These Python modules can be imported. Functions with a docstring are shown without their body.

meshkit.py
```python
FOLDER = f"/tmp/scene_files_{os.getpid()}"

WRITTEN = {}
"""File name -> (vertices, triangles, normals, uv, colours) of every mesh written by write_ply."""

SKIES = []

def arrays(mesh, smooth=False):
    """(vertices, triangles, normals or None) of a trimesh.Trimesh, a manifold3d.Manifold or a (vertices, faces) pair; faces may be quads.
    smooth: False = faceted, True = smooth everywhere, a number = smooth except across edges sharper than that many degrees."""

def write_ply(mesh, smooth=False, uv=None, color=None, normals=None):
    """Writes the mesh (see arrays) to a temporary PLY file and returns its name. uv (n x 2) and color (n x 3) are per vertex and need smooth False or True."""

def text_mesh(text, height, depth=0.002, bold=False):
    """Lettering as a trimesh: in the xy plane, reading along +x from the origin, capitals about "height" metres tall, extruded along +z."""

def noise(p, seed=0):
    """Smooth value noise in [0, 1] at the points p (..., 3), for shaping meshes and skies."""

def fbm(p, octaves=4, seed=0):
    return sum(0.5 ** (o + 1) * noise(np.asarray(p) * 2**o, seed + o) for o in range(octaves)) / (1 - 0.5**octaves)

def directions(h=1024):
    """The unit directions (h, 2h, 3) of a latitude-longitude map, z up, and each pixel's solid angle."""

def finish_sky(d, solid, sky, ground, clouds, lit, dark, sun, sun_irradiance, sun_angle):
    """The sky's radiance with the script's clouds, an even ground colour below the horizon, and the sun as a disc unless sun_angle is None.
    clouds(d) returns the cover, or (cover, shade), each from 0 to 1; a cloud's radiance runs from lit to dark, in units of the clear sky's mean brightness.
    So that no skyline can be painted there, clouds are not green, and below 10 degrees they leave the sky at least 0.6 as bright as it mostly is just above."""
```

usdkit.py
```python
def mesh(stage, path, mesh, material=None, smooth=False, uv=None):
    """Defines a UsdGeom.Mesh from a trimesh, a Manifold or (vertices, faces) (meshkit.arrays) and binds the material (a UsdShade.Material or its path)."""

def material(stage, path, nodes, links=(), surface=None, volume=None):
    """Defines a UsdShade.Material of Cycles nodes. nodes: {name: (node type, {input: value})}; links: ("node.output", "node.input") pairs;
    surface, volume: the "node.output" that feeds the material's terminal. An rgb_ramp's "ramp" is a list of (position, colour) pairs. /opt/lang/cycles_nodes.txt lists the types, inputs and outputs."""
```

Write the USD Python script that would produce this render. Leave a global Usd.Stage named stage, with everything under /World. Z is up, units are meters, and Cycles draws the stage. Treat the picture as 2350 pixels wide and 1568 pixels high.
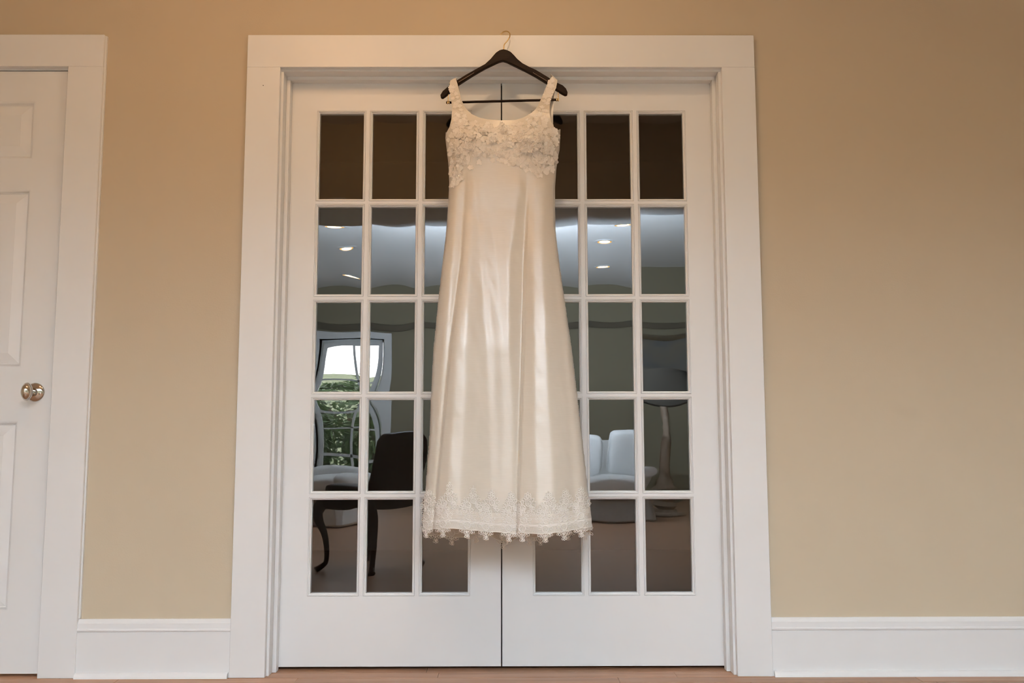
import math, random
import numpy as np, trimesh, shapely, usdkit, meshkit
from shapely.geometry import Polygon, Point
from scipy.spatial import Delaunay
from pxr import Usd, UsdGeom, UsdLux, UsdShade, Gf, Sdf

stage = Usd.Stage.CreateInMemory()
UsdGeom.SetStageUpAxis(stage, 'Z'); UsdGeom.SetStageMetersPerUnit(stage, 1.0)
UsdGeom.Xform.Define(stage, '/World'); UsdGeom.Scope.Define(stage, '/World/Looks')

# ------------------------------------------------------------------ camera (31 mm lens, low, tilted up a little)
FPX, CX, DIST, CH, YAW, TILT, ROLL = 2050.0, .02111, 3.06096, .80048, .00508, .1023, -.00159
_F = np.array([math.sin(YAW)*math.cos(TILT), math.cos(YAW)*math.cos(TILT), math.sin(TILT)])
_R = np.array([math.cos(YAW), -math.sin(YAW), 0.0]); _U = np.cross(_R, _F)
_R, _U = _R*math.cos(ROLL)+_U*math.sin(ROLL), -_R*math.sin(ROLL)+_U*math.cos(ROLL)
CAM = np.array([CX, -DIST, CH])
cam = UsdGeom.Camera.Define(stage, '/World/camera')
cam.CreateHorizontalApertureAttr(36.0); cam.CreateVerticalApertureAttr(36.0*1568/2350)
cam.CreateFocalLengthAttr(36.0*FPX/2350)
cam.CreateExposureAttr(0.0)
cam.AddTransformOp().Set(Gf.Matrix4d(*[float(x) for x in (*_R, 0, *_U, 0, *(-_F), 0, *CAM, 1)]))

def at(u, v, y):
    """The world point that the photograph shows at (u, v) if it lies at depth y; used to measure sizes."""
    d = _F + _R*(u-1175)/FPX + _U*(784-v)/FPX
    return CAM + d*(y-CAM[1])/d[1]

# ------------------------------------------------------------------ light
CEIL_H = 2.74
SKY = (8.0, 8.4, 8.7)                   # overcast sky seen through the living-room window
FLASH = (104000., 124000., 147000.)           # the photographer's flash, turned back and up so that it bounces off the living-room ceiling
FLASH_AT, FLASH_TO = (.08, -3.22, 1.02), (.25, -4.7, CEIL_H)
HALL_LAMPS = [(.06, -1.02, (165., 110., 68.))]     # recessed lamp of the hall
GLOBE_AT, GLOBE = (-.80, -1.30, 2.655), (45., 25., 11.5)     # unseen lamp added to warm and brighten the upper hall
CAN = (60., 44., 22.)                  # brightness of the lamps' lenses in the living room
dome = UsdLux.DomeLight.Define(stage, '/World/sky_light')
dome.CreateIntensityAttr(1.0); dome.CreateColorAttr(Gf.Vec3f(*SKY))

# ------------------------------------------------------------------ helpers
used = {}
def path_of(name, parent=None):
    base = (str(parent.GetPath()) if parent is not None else '/World') + '/' + name
    k = used.get(base, 0); used[base] = k+1
    return base if k == 0 else '%s_%03d' % (base, k)

def tag(p, label=None, cat=None, group=None, kind=None):
    p = p.GetPrim() if hasattr(p, 'GetPrim') else p
    for k, v in (('label', label), ('category', cat), ('group', group), ('kind', kind)):
        if v: p.SetCustomDataByKey(k, v)
    return p

def obj(name, mesh, m, parent=None, smooth=30):
    return usdkit.mesh(stage, path_of(name, parent), mesh, m, smooth=smooth).GetPrim()

def thing(name, label=None, cat=None, loc=(0, 0, 0), rz=0, group=None, kind=None):
    x = UsdGeom.Xform.Define(stage, path_of(name))
    if any(loc): x.AddTranslateOp().Set(Gf.Vec3d(*map(float, loc)))
    if rz: x.AddRotateZOp().Set(float(rz))
    return tag(x.GetPrim(), label, cat, group, kind)

def holder(name, parent):
    return UsdGeom.Xform.Define(stage, path_of(name, parent)).GetPrim()

def TM(v, f): return trimesh.Trimesh(np.asarray(v, float), np.asarray(f, int), process=False)
def cat(ms): return trimesh.util.concatenate(list(ms))

def box(x0, x1, y0, y1, z0, z1, c=0.0):
    if c <= 0:
        b = trimesh.creation.box([x1-x0, y1-y0, z1-z0]); b.apply_translation([(x0+x1)/2, (y0+y1)/2, (z0+z1)/2]); return b
    pts = []
    for x, sx in ((x0, 1), (x1, -1)):
        for y, sy in ((y0, 1), (y1, -1)):
            for z, sz in ((z0, 1), (z1, -1)):
                pts += [(x, y+sy*c, z+sz*c), (x+sx*c, y, z+sz*c), (x+sx*c, y+sy*c, z)]
    return trimesh.convex.convex_hull(np.array(pts))

def frames_along(p):
    t = np.gradient(p, axis=0); t /= np.linalg.norm(t, axis=1, keepdims=True)+1e-12
    ref = np.array([0, 1.0, 0]) if abs(t[:, 1]).mean() < .8 else np.array([1.0, 0, 0])
    a = np.cross(t, ref); a /= np.linalg.norm(a, axis=1, keepdims=True)+1e-12
    return t, a, np.cross(t, a)

def tube(p, r, sides=8, closed=False, flat=1.0):
    p = np.asarray(p, float); n = len(p)
    r = np.broadcast_to(np.asarray(r, float), (n,))
    if closed:
        q = np.vstack([p[-1:], p, p[:1]]); t, a, b = [x[1:-1] for x in frames_along(q)]
    else:
        t, a, b = frames_along(p)
    an = np.arange(sides)*2*math.pi/sides
    v = p[:, None]+r[:, None, None]*(np.cos(an)[None, :, None]*a[:, None]+flat*np.sin(an)[None, :, None]*b[:, None])
    m = n if closed else n-1
    i, j = np.meshgrid(np.arange(m), np.arange(sides), indexing='ij'); i2 = (i+1) % n
    q = np.stack([i*sides+j, i*sides+(j+1) % sides, i2*sides+(j+1) % sides, i2*sides+j], -1).reshape(-1, 4)
    f = np.vstack([q[:, [0, 1, 2]], q[:, [0, 2, 3]]]); v = v.reshape(-1, 3)
    if not closed:
        c0, c1 = len(v), len(v)+1; v = np.vstack([v, p[:1], p[-1:]])
        k = np.arange(sides); l = (n-1)*sides
        f = np.vstack([f, np.stack([np.full(sides, c0), (k+1) % sides, k], 1), np.stack([np.full(sides, c1), l+k, l+(k+1) % sides], 1)])
    m = TM(v, f)
    if m.volume < 0: m.invert()
    return m

def spline(pts, n):
    pts = np.asarray(pts, float)
    from scipy.interpolate import PchipInterpolator
    d = np.r_[0, np.cumsum(np.linalg.norm(np.diff(pts, axis=0), axis=1))]
    return PchipInterpolator(d, pts)(np.linspace(0, d[-1], n))

def lathe(prof, axis='z', sections=32, center=(0, 0, 0)):
    """prof: (radius, height) pairs from bottom to top."""
    prof = np.asarray(prof, float); n = len(prof); an = np.arange(sections)*2*math.pi/sections
    v = np.stack([prof[:, 0][:, None]*np.cos(an), prof[:, 0][:, None]*np.sin(an), np.repeat(prof[:, 1][:, None], sections, 1)], -1).reshape(-1, 3)
    i, j = np.meshgrid(np.arange(n-1), np.arange(sections), indexing='ij')
    q = np.stack([i*sections+j, i*sections+(j+1) % sections, (i+1)*sections+(j+1) % sections, (i+1)*sections+j], -1).reshape(-1, 4)
    f = np.vstack([q[:, [0, 1, 2]], q[:, [0, 2, 3]]])
    v = np.vstack([v, [[0, 0, prof[0, 1]], [0, 0, prof[-1, 1]]]]); c0, c1 = len(v)-2, len(v)-1
    k = np.arange(sections); l = (n-1)*sections
    f = np.vstack([f, np.stack([np.full(sections, c0), (k+1) % sections, k], 1), np.stack([np.full(sections, c1), l+k, l+(k+1) % sections], 1)])
    if axis == 'y': v = np.stack([v[:, 0], -v[:, 2], v[:, 1]], 1)        # height points towards -y
    return TM(v+np.asarray(center), f)

def rect_sweep(x0, x1, z0, z1, prof):
    """A mitred frame in the xz plane: prof is a closed loop of (inset from the rectangle, y)."""
    n = len(prof); v = []
    for o, y in prof:
        v += [(x0+o, y, z0+o), (x1-o, y, z0+o), (x1-o, y, z1-o), (x0+o, y, z1-o)]
    f = []
    for i in range(n):
        a, b = 4*i, 4*((i+1) % n)
        for k in range(4):
            k2 = (k+1) % 4
            f += [(a+k, a+k2, b+k2), (a+k, b+k2, b+k)]
    m = TM(v, f)
    if m.volume < 0: m.invert()
    return m

def extrude_x(prof, x0, x1):
    """A moulding along x whose section is (y, z)."""
    m = trimesh.creation.extrude_polygon(Polygon(prof), x1-x0, engine='earcut')
    v = m.vertices; m.vertices = np.stack([v[:, 2]+x0, v[:, 0], v[:, 1]], 1)
    if m.volume < 0: m.invert()
    return m

def extrude_y(poly, y0, y1):
    """A plate in the xz plane from y0 to y1."""
    m = trimesh.creation.extrude_polygon(poly, y1-y0, engine='earcut')
    v = m.vertices; m.vertices = np.stack([v[:, 0], v[:, 2]+y0, v[:, 1]], 1)
    if m.volume < 0: m.invert()
    return m

def move(m, d): m = m.copy(); m.apply_translation(d); return m
def rot(m, deg, axis, about=(0, 0, 0)):
    m = m.copy(); m.apply_transform(trimesh.transformations.rotation_matrix(math.radians(deg), axis, about)); return m
def pillow_mesh(w, d, h, p=3.0, n=24):
    """A soft block, w x d x h, centred on its base."""
    m = trimesh.creation.icosphere(4); v = m.vertices
    e = np.sign(v)*np.abs(v)**(2.0/p); e /= np.max(np.abs(e), axis=0)
    m.vertices = e*np.array([w/2, d/2, h/2])+[0, 0, h/2]
    return m

# ------------------------------------------------------------------ materials
def mat(name, color, rough=.5, bump=None, **kw):
    """Plain paint, cloth, metal or wood; bump = (scale vector, strength, distance) of a fine noise relief."""
    nodes = {'p': ('principled_bsdf', {'base_color': color, 'roughness': rough, **kw})}
    links = []
    if bump:
        sc, st, di = bump
        nodes |= {'g': ('texture_coordinate', {}), 'm': ('mapping', {'scale': sc}), 'n': ('noise_texture', {'scale': 1.0, 'detail': 3.0}),
                  'b': ('bump', {'strength': st, 'distance': di})}
        links += [('g.object', 'm.vector'), ('m.vector', 'n.vector'), ('n.fac', 'b.height'), ('b.normal', 'p.normal')]
    return usdkit.material(stage, '/World/Looks/'+name, nodes, links, surface='p.BSDF')

def mat2(name, c1, c2, sc, rough=.5, lo=.4, hi=.6, detail=4.0, bump=0.0, dist=.001, **kw):
    """Two colours mixed by a stretched noise, with an optional relief of the same noise."""
    nodes = {'p': ('principled_bsdf', {'roughness': rough, **kw}), 'g': ('texture_coordinate', {}), 'm': ('mapping', {'scale': sc}),
             'n': ('noise_texture', {'scale': 1.0, 'detail': detail}), 'r': ('rgb_ramp', {'ramp': [(0, c1), (lo, c1), (hi, c2), (1, c2)]})}
    links = [('g.object', 'm.vector'), ('m.vector', 'n.vector'), ('n.fac', 'r.fac'), ('r.color', 'p.base_color')]
    if bump:
        nodes['b'] = ('bump', {'strength': bump, 'distance': dist}); links += [('n.fac', 'b.height'), ('b.normal', 'p.normal')]
    return usdkit.material(stage, '/World/Looks/'+name, nodes, links, surface='p.BSDF')

M = {}
M['wall'] = mat('wall_paint', (.572, .485, .355), .75, ((160, 160, 160), .18, .0012))
M['white'] = mat('white_trim_paint', (.79, .805, .81), .38, ((90, 90, 90), .02, .0005))
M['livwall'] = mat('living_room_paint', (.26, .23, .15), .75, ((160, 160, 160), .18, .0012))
M['ceiling'] = mat('ceiling_paint', (.85, .85, .84), .85, ((120, 120, 120), .15, .001))
M['hallceiling'] = mat('hall_ceiling_paint', (.84, .79, .71), .85, ((120, 120, 120), .15, .001))
M['silk'] = usdkit.material(stage, '/World/Looks/ivory_silk', {
    'p': ('principled_bsdf', {'roughness': .36, 'specular_ior_level': 1.0, 'coat_weight': .85, 'coat_roughness': .30, 'coat_ior': 1.58, 'sheen_weight': .1}),
    'g': ('texture_coordinate', {}), 'm': ('mapping', {'scale': (26, 26, 900)}), 'm2': ('mapping', {'scale': (500, 500, 1500)}),
    'n': ('noise_texture', {'scale': 1.0, 'detail': 3.0}), 'n2': ('noise_texture', {'scale': 1.0, 'detail': 2.0}),
    'r': ('rgb_ramp', {'ramp': [(0, (.645, .59, .505)), (.5, (.665, .615, .53)), (.72, (.69, .64, .56)), (1, (.76, .715, .645))]}),
    'a': ('math', {'math_type': 'add'}), 'b': ('bump', {'strength': .16, 'distance': .0006})},
    [('g.object', 'm.vector'), ('g.object', 'm2.vector'), ('m.vector', 'n.vector'), ('m2.vector', 'n2.vector'), ('n.fac', 'r.fac'), ('r.color', 'p.base_color'),
     ('n.fac', 'a.value1'), ('n2.fac', 'a.value2'), ('a.value', 'b.height'), ('b.normal', 'p.normal')], surface='p.BSDF')
M['lining'] = mat('dress_lining', (.70, .58, .43), .6, ((300, 300, 300), .1, .0005))
M['lace'] = mat('ivory_lace_thread', (.92, .89, .84), .55, ((900, 900, 900), .3, .0005), sheen_weight=.2)
def cloth_translucent(name, color, tr):
    return usdkit.material(stage, '/World/Looks/'+name, {'p': ('principled_bsdf', {'base_color': color, 'roughness': .5, 'sheen_weight': .3}),
        't': ('translucent_bsdf', {'color': color}), 'x': ('mix_closure', {'fac': tr})}, [('p.BSDF', 'x.closure1'), ('t.BSDF', 'x.closure2')], surface='x.closure')
M['organza'] = cloth_translucent('organza_petal', (.84, .79, .72), .10)
M['organza2'] = cloth_translucent('organza_petal_pale', (.88, .84, .78), .10)
M['net'] = cloth_translucent('lace_net', (.84, .79, .71), .2)
M['bead'] = mat('glass_bead', (.95, .90, .82), .06, None, metallic=.7)
M['hanger'] = mat2('dark_stained_wood', (.014, .007, .004), (.021, .011, .006), (8, 60, 60), .5, specular_ior_level=.15)
M['brass'] = mat('polished_brass', (.78, .58, .28), .2, None, metallic=1.0)
M['nickel'] = mat('polished_nickel', (.58, .545, .49), .12, None, metallic=1.0)
M['gap'] = mat('dark_gap', (.02, .018, .016), .8)
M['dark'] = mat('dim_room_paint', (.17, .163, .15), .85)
M['slip'] = mat2('white_slipcover', (.80, .79, .78), (.86, .85, .84), (14, 14, 14), .85, bump=.3, dist=.004)
M['cushion'] = mat2('white_linen', (.84, .84, .84), (.90, .90, .90), (18, 18, 18), .85, bump=.3, dist=.004)
M['greycloth'] = mat2('grey_linen', (.42, .41, .40), (.50, .49, .47), (40, 40, 40), .9)
M['darkwood'] = mat2('mahogany', (.030, .013, .009), (.055, .025, .016), (6, 40, 40), .28)
M['leather'] = mat2('brown_leather', (.035, .017, .013), (.05, .025, .018), (30, 30, 30), .45, bump=.2, dist=.002)
M['lampwood'] = mat2('weathered_turned_wood', (.26, .18, .12), (.38, .29, .21), (30, 30, 6), .6)
M['shade'] = mat('linen_lamp_shade', (.05, .043, .033), .9, ((300, 300, 300), .2, .001))
M['frame'] = mat2('gilt_dark_frame', (.10, .08, .05), (.16, .12, .07), (30, 30, 30), .5)
M['canvas'] = mat2('muted_landscape_canvas', (.10, .11, .12), (.24, .20, .13), (4, 4, 7), .7, .3, .7)
M['rail'] = mat('dark_valance', (.13, .11, .075), .85)
M['leaf'] = cloth_translucent('shrub_leaf', (.04, .08, .02), .3)
M['fence'] = mat('pale_olive_render', (.30, .32, .22), .9)
M['stem'] = mat('shrub_stem', (.09, .06, .04), .9)
M['patio'] = mat('pale_concrete', (.62, .61, .58), .9)
M['lawn'] = mat2('lawn', (.06, .12, .03), (.10, .18, .05), (5, 5, 5), .95)
M['globe'] = usdkit.material(stage, '/World/Looks/globe_glass', {'e': ('emission', {'color': GLOBE, 'strength': 1.0})}, [], surface='e.emission')
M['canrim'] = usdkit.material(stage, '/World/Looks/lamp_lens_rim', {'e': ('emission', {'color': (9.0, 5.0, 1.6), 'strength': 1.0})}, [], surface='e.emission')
M['can'] = usdkit.material(stage, '/World/Looks/lamp_lens', {'e': ('emission', {'color': CAN, 'strength': 1.0})}, [], surface='e.emission')
def glass(name, ior, tint=(1, 1, 1)):
    return usdkit.material(stage, '/World/Looks/'+name, {'t': ('transparent_bsdf', {'color': tint}), 'g': ('glossy_bsdf', {'color': (1, 1, 1), 'roughness': 0.0, 'distribution': 'ggx'}),
        'f': ('fresnel', {'IOR': ior}), 'x': ('mix_closure', {})}, [('f.fac', 'x.fac'), ('t.BSDF', 'x.closure1'), ('g.BSDF', 'x.closure2')], surface='x.closure')
M['glass'] = glass('door_pane_glass', 1.60, (.97, .97, .96))
M['winglass'] = glass('window_glass', 1.45)
M['oak'] = usdkit.material(stage, '/World/Looks/oak_boards', {
    'p': ('principled_bsdf', {'roughness': .38, 'specular_ior_level': .32}), 'g': ('geometry', {}), 'oi': ('object_info', {}),
    'm': ('mapping', {'scale': (1.6, 46, 46)}), 'rn': ('math', {'math_type': 'add'}), 'rs': ('math', {'math_type': 'multiply', 'value2': 37.0}),
    'n': ('noise_texture', {'dimensions': '4D', 'scale': 1.0, 'detail': 6.0, 'roughness': .62, 'distortion': .6}),
    'r': ('rgb_ramp', {'ramp': [(0, (.22, .10, .048)), (.42, (.39, .205, .115)), (.6, (.48, .27, .16)), (1, (.57, .35, .22))]}),
    'fr': ('math', {'math_type': 'fraction'}), 'v': ('map_range', {'from_min': 0, 'from_max': 1, 'to_min': .78, 'to_max': 1.12}),
    'h': ('hsv', {}), 'b': ('bump', {'strength': .12, 'distance': .0008})},
    [('g.position', 'm.vector'), ('m.vector', 'n.vector'), ('oi.random', 'rn.value1'), ('g.random_per_island', 'rn.value2'), ('rn.value', 'rs.value1'), ('rs.value', 'n.w'),
     ('n.fac', 'r.fac'), ('rs.value', 'fr.value1'), ('fr.value', 'v.value'), ('r.color', 'h.color'), ('v.result', 'h.value'), ('h.color', 'p.base_color'),
     ('n.fac', 'b.height'), ('b.normal', 'p.normal')], surface='p.BSDF')

# ------------------------------------------------------------------ the setting: wall with the doors
CASE_X, CASE_TOP, OPEN_X, OPEN_TOP = .897, 2.206, .780, 2.088      # flat casing of the double doors
L_OUT, L_IN, L_TOP = -1.404, -1.527, 2.090                          # casing of the door on the left
RX, LX, NEAR, FAR = 3.2, -3.3, 0.0, -8.3                            # the room: right and left walls, near and far ends
wall_poly = Polygon([(LX, 0), (RX, 0), (RX, CEIL_H), (LX, CEIL_H)]).difference(shapely.box(-OPEN_X-.005, -.01, OPEN_X+.005, OPEN_TOP+.005)).difference(shapely.box(-2.33, -.01, L_IN-.004, L_TOP+.004))
w = obj('wall_back', extrude_y(wall_poly, 0, .13), M['wall']); tag(w, kind='structure')

# floor: oak boards; those in view one by one, the rest of the room's in one part
rng = random.Random(4)
fl = thing('floor', kind='structure')
obj('subfloor', box(LX, RX, FAR, 3.2, -.06, -.019), M['gap'], fl)
pitch = .0635
rest = []
k = 0
y = .04+pitch*2
while y > FAR:
    y0, y1 = y-pitch+.0006, y-.0006
    x = LX+rng.random()*.8-.8
    near = y > -.21
    while x < RX:
        L = rng.uniform(.55, 1.35)
        a, b = max(x+.0005, LX), min(x+L-.0005, RX)
        if b-a > .02:
            if near and b > -2.0 and a < 2.0:
                obj('floor_board', box(a, b, y0, y1, -.019, rng.uniform(-.0004, 0), .0009), M['oak'], fl)
            else:
                rest.append(box(a, b, y0, y1, -.019, 0))
        x += L
    y -= pitch
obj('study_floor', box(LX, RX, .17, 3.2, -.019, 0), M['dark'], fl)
o = obj('floor_boards', cat(rest), M['oak'], fl, smooth=False); tag(o, kind='stuff')

# ceiling: tan over the hall, white over the living room, with the header between them
HDR_Y, HDR_Z, HDR_W = -2.18, 2.245, .66
ce = thing('ceiling', kind='structure')
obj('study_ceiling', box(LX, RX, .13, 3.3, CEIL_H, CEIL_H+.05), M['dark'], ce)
obj('hall_ceiling', box(LX, RX, HDR_Y-HDR_W, .13, CEIL_H, CEIL_H+.05), M['hallceiling'], ce)
obj('living_room_ceiling', box(LX, RX, FAR, HDR_Y-HDR_W, CEIL_H, CEIL_H+.05), M['ceiling'], ce)
h = thing('wall_header', kind='structure')
obj('header', box(LX, RX, HDR_Y-HDR_W, HDR_Y, HDR_Z, CEIL_H), M['wall'], h)
t3 = thing('trim_3', kind='structure')
obj('soffit_board', box(LX, RX, HDR_Y-HDR_W-.005, HDR_Y+.005, HDR_Z-.02, HDR_Z-.001, .001), M['white'], t3)
for name, x0, x1 in (('wall_right', RX, RX+.1), ('wall_left', LX-.1, LX)):
    t = thing(name, kind='structure')
    obj('hall_wall', box(x0, x1, HDR_Y-HDR_W, .13, 0, CEIL_H), M['wall'], t)
    obj('living_room_wall', box(x0, x1, FAR, HDR_Y-HDR_W, 0, CEIL_H), M['livwall'], t)
# far wall with the tall window that the door panes mirror
WX0, WX1, WZ0, WZ1 = -2.36, -1.63, .22, 1.95
p = Polygon([(LX, 0), (RX, 0), (RX, CEIL_H), (LX, CEIL_H)]).difference(shapely.box(WX0-.03, WZ0-.03, WX1+.03, WZ1+.03))
tag(obj('wall_front', extrude_y(p, FAR-.12, FAR), M['livwall']), kind='structure')
w1 = thing('window_1', kind='structure')
obj('window_frame', rect_sweep(WX0-.12, WX1+.12, WZ0-.12, WZ1+.12, [(0, FAR), (0, FAR+.022), (.09, FAR+.022), (.09, FAR-.1), (.12, FAR-.1), (.12, FAR-.11), (.0, FAR-.11)]), M['white'], w1)
zm = (WZ0+WZ1)/2
for (z0, z1, yy, nr) in ((WZ0, zm+.02, FAR-.05, 3), (zm-.02, WZ1, FAR-.08, 2)):
    sash = obj('sash', rect_sweep(WX0, WX1, z0, z1, [(0, yy), (0, yy+.03), (.04, yy+.03), (.04, yy)]), M['white'], w1)
    obj('pane', box(WX0+.038, WX1-.038, yy+.012, yy+.016, z0+.038, z1-.038), M['winglass'], sash)
    xm = (WX0+WX1)/2
    obj('muntin', box(xm-.011, xm+.011, yy+.002, yy+.028, z0+.04, z1-.04), M['white'], sash)
    for j in range(1, nr):
        zz = z0+.04+(z1-z0-.08)*j/nr
        obj('muntin', box(WX0+.04, WX1-.04, yy+.002, yy+.028, zz-.011, zz+.011), M['white'], sash)
# a shut, unlit room behind the double doors
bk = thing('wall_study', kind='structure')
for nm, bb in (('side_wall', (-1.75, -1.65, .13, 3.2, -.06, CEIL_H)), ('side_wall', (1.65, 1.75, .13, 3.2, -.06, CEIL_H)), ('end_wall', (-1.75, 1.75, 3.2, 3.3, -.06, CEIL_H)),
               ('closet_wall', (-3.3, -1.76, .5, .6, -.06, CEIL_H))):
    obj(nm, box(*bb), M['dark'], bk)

# baseboards and shoe mouldings
bprof = [(0, 0), (-.015, 0), (-.015, .147), (-.0178, .1495), (-.0185, .1535), (-.0172, .1565), (-.0152, .1580), (-.0148, .1745), (-.0128, .1765), (-.0118, .1800), (-.0085, .1850), (-.006, .1875), (0, .1875)]
sprof = [(-.0149, 0)]+[(-.0149-.0155*math.cos(a), .0175*math.sin(a)) for a in np.linspace(0, math.pi/2, 7)]
for name, x0, x1 in (('baseboard_left', L_OUT, -CASE_X), ('baseboard_right', CASE_X, RX)):
    b = thing(name, kind='structure')
    obj('board', extrude_x(bprof, x0, x1), M['white'], b)
    s = extrude_x(sprof, x0+(.001 if x0 < 0 else .004), x1-(.004 if x0 < 0 else 0))
    obj('shoe_molding', s, M['white'], b, smooth=50)

# casing, jamb and stops of the double doors
t1 = thing('trim_1', kind='structure')
obj('head_casing', box(-CASE_X, CASE_X, -.02, .002, OPEN_TOP, CASE_TOP, .0012), M['white'], t1)
for s in (-1, 1):
    a, b = sorted((s*OPEN_X, s*CASE_X))
    obj('side_casing', box(a, b, -.0199, .002, 0, OPEN_TOP-.0002, .0012), M['white'], t1)
JX, JT, SX, ST, DY = OPEN_X-.0085, OPEN_TOP-.0085, OPEN_X-.0215, OPEN_TOP-.0215, .078
obj('head_jamb', box(-OPEN_X-.004, OPEN_X+.004, .0005, .13, JT, OPEN_TOP+.004, .001), M['white'], t1)
for s in (-1, 1):
    a, b = sorted((s*JX, s*(OPEN_X+.004)))
    obj('side_jamb', box(a, b, .0005, .13, 0, JT-.0003, .001), M['white'], t1)
obj('head_stop', box(-JX, JX, .044, .0775, ST, JT+.0005, .0012), M['white'], t1)
for s in (-1, 1):
    a, b = sorted((s*SX, s*(JX+.0005)))
    obj('side_stop', box(a, b, .044, .0775, 0, ST-.0003, .0012), M['white'], t1)

nh = at(604, 196, -.0201); obj('nail_hole', tube([nh, nh+[0, .002, 0]], .0016, 10), M['gap'], t1)

# casing and jamb of the door on the left
t2 = thing('trim_2', kind='structure')
obj('head_casing', box(-2.45, L_OUT, -.02, .002, L_TOP, CASE_TOP+.001, .0012), M['white'], t2)
obj('side_casing', box(L_IN, L_OUT, -.0199, .002, 0, L_TOP-.0002, .0012), M['white'], t2)
obj('side_casing', box(-2.45, -2.327, -.0199, .002, 0, L_TOP-.0002, .0012), M['white'], t2)
obj('back_band', box(L_OUT-.0005, L_OUT+.005, -.009, .001, .19, CASE_TOP), M['white'], t2)
obj('head_jamb', box(-2.327, L_IN-.002, .001, .13, L_TOP-.006, L_TOP+.004), M['white'], t2)
obj('side_jamb', box(L_IN-.006, L_IN-.002, .001, .13, 0, L_TOP-.006), M['white'], t2)

# ------------------------------------------------------------------ door_1: white six-panel door with a knob, left
d1 = thing('door_1', kind='structure')
DX1, DX0, DZ0, DZ1, DF = L_IN-.0075, -2.318, .010, L_TOP-.009, .004
cols = [(-2.196, -1.976), (-1.870, -1.648)]; rows_ = [(.214, .844), (1.029, 1.651), (1.761, 1.971)]
slab = shapely.box(DX0, DZ0, DX1, DZ1)
for a, b in cols:
    for c, d in rows_: slab = slab.difference(shapely.box(a, c, b, d))
obj('door_slab', extrude_y(slab, DF, DF+.035), M['white'], d1)
for a, b in cols:
    for c, d in rows_:
        e = .0004
        ring = rect_sweep(a-e, b+e, c-e, d+e, [(0, DF+.02), (0, DF+.0005), (.004, DF+.001), (.007, DF+.003), (.010, DF+.0075), (.0125, DF+.0085), (.0135, DF+.0105), (.0135, DF+.02)])
        pn = obj('panel', cat([trimesh.convex.convex_hull(np.array([(x, DF+yy, z) for (i, yy) in ((.0125, .0105), (.048, .003)) for x in (a+i, b-i) for z in (c+i, d-i)]+[(x, DF+.03, z) for x in (a+.0125, b-.0125) for z in (c+.0125, d-.0125)]))]), M['white'], d1, smooth=False)
        obj('panel_molding', ring, M['white'], pn)
kp = (-1.594, DF, .942)
obj('rose', lathe([(.0, 0), (.0315, 0), (.0325, .002), (.031, .006), (.024, .011), (.014, .014), (.0125, .02)], 'y', 40, kp), M['nickel'], d1, smooth=40)
kn = lathe([(.0105, .012), (.0105, .034), (.013, .038), (.022, .041), (.028, .046), (.0305, .052), (.0295, .058), (.025, .065), (.017, .0705), (.008, .073), (.0005, .0735)], 'y', 40, kp)
kn.vertices[:, 0] = kp[0]+(kn.vertices[:, 0]-kp[0])*.60
obj('knob', kn, M['nickel'], d1, smooth=40)

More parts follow.
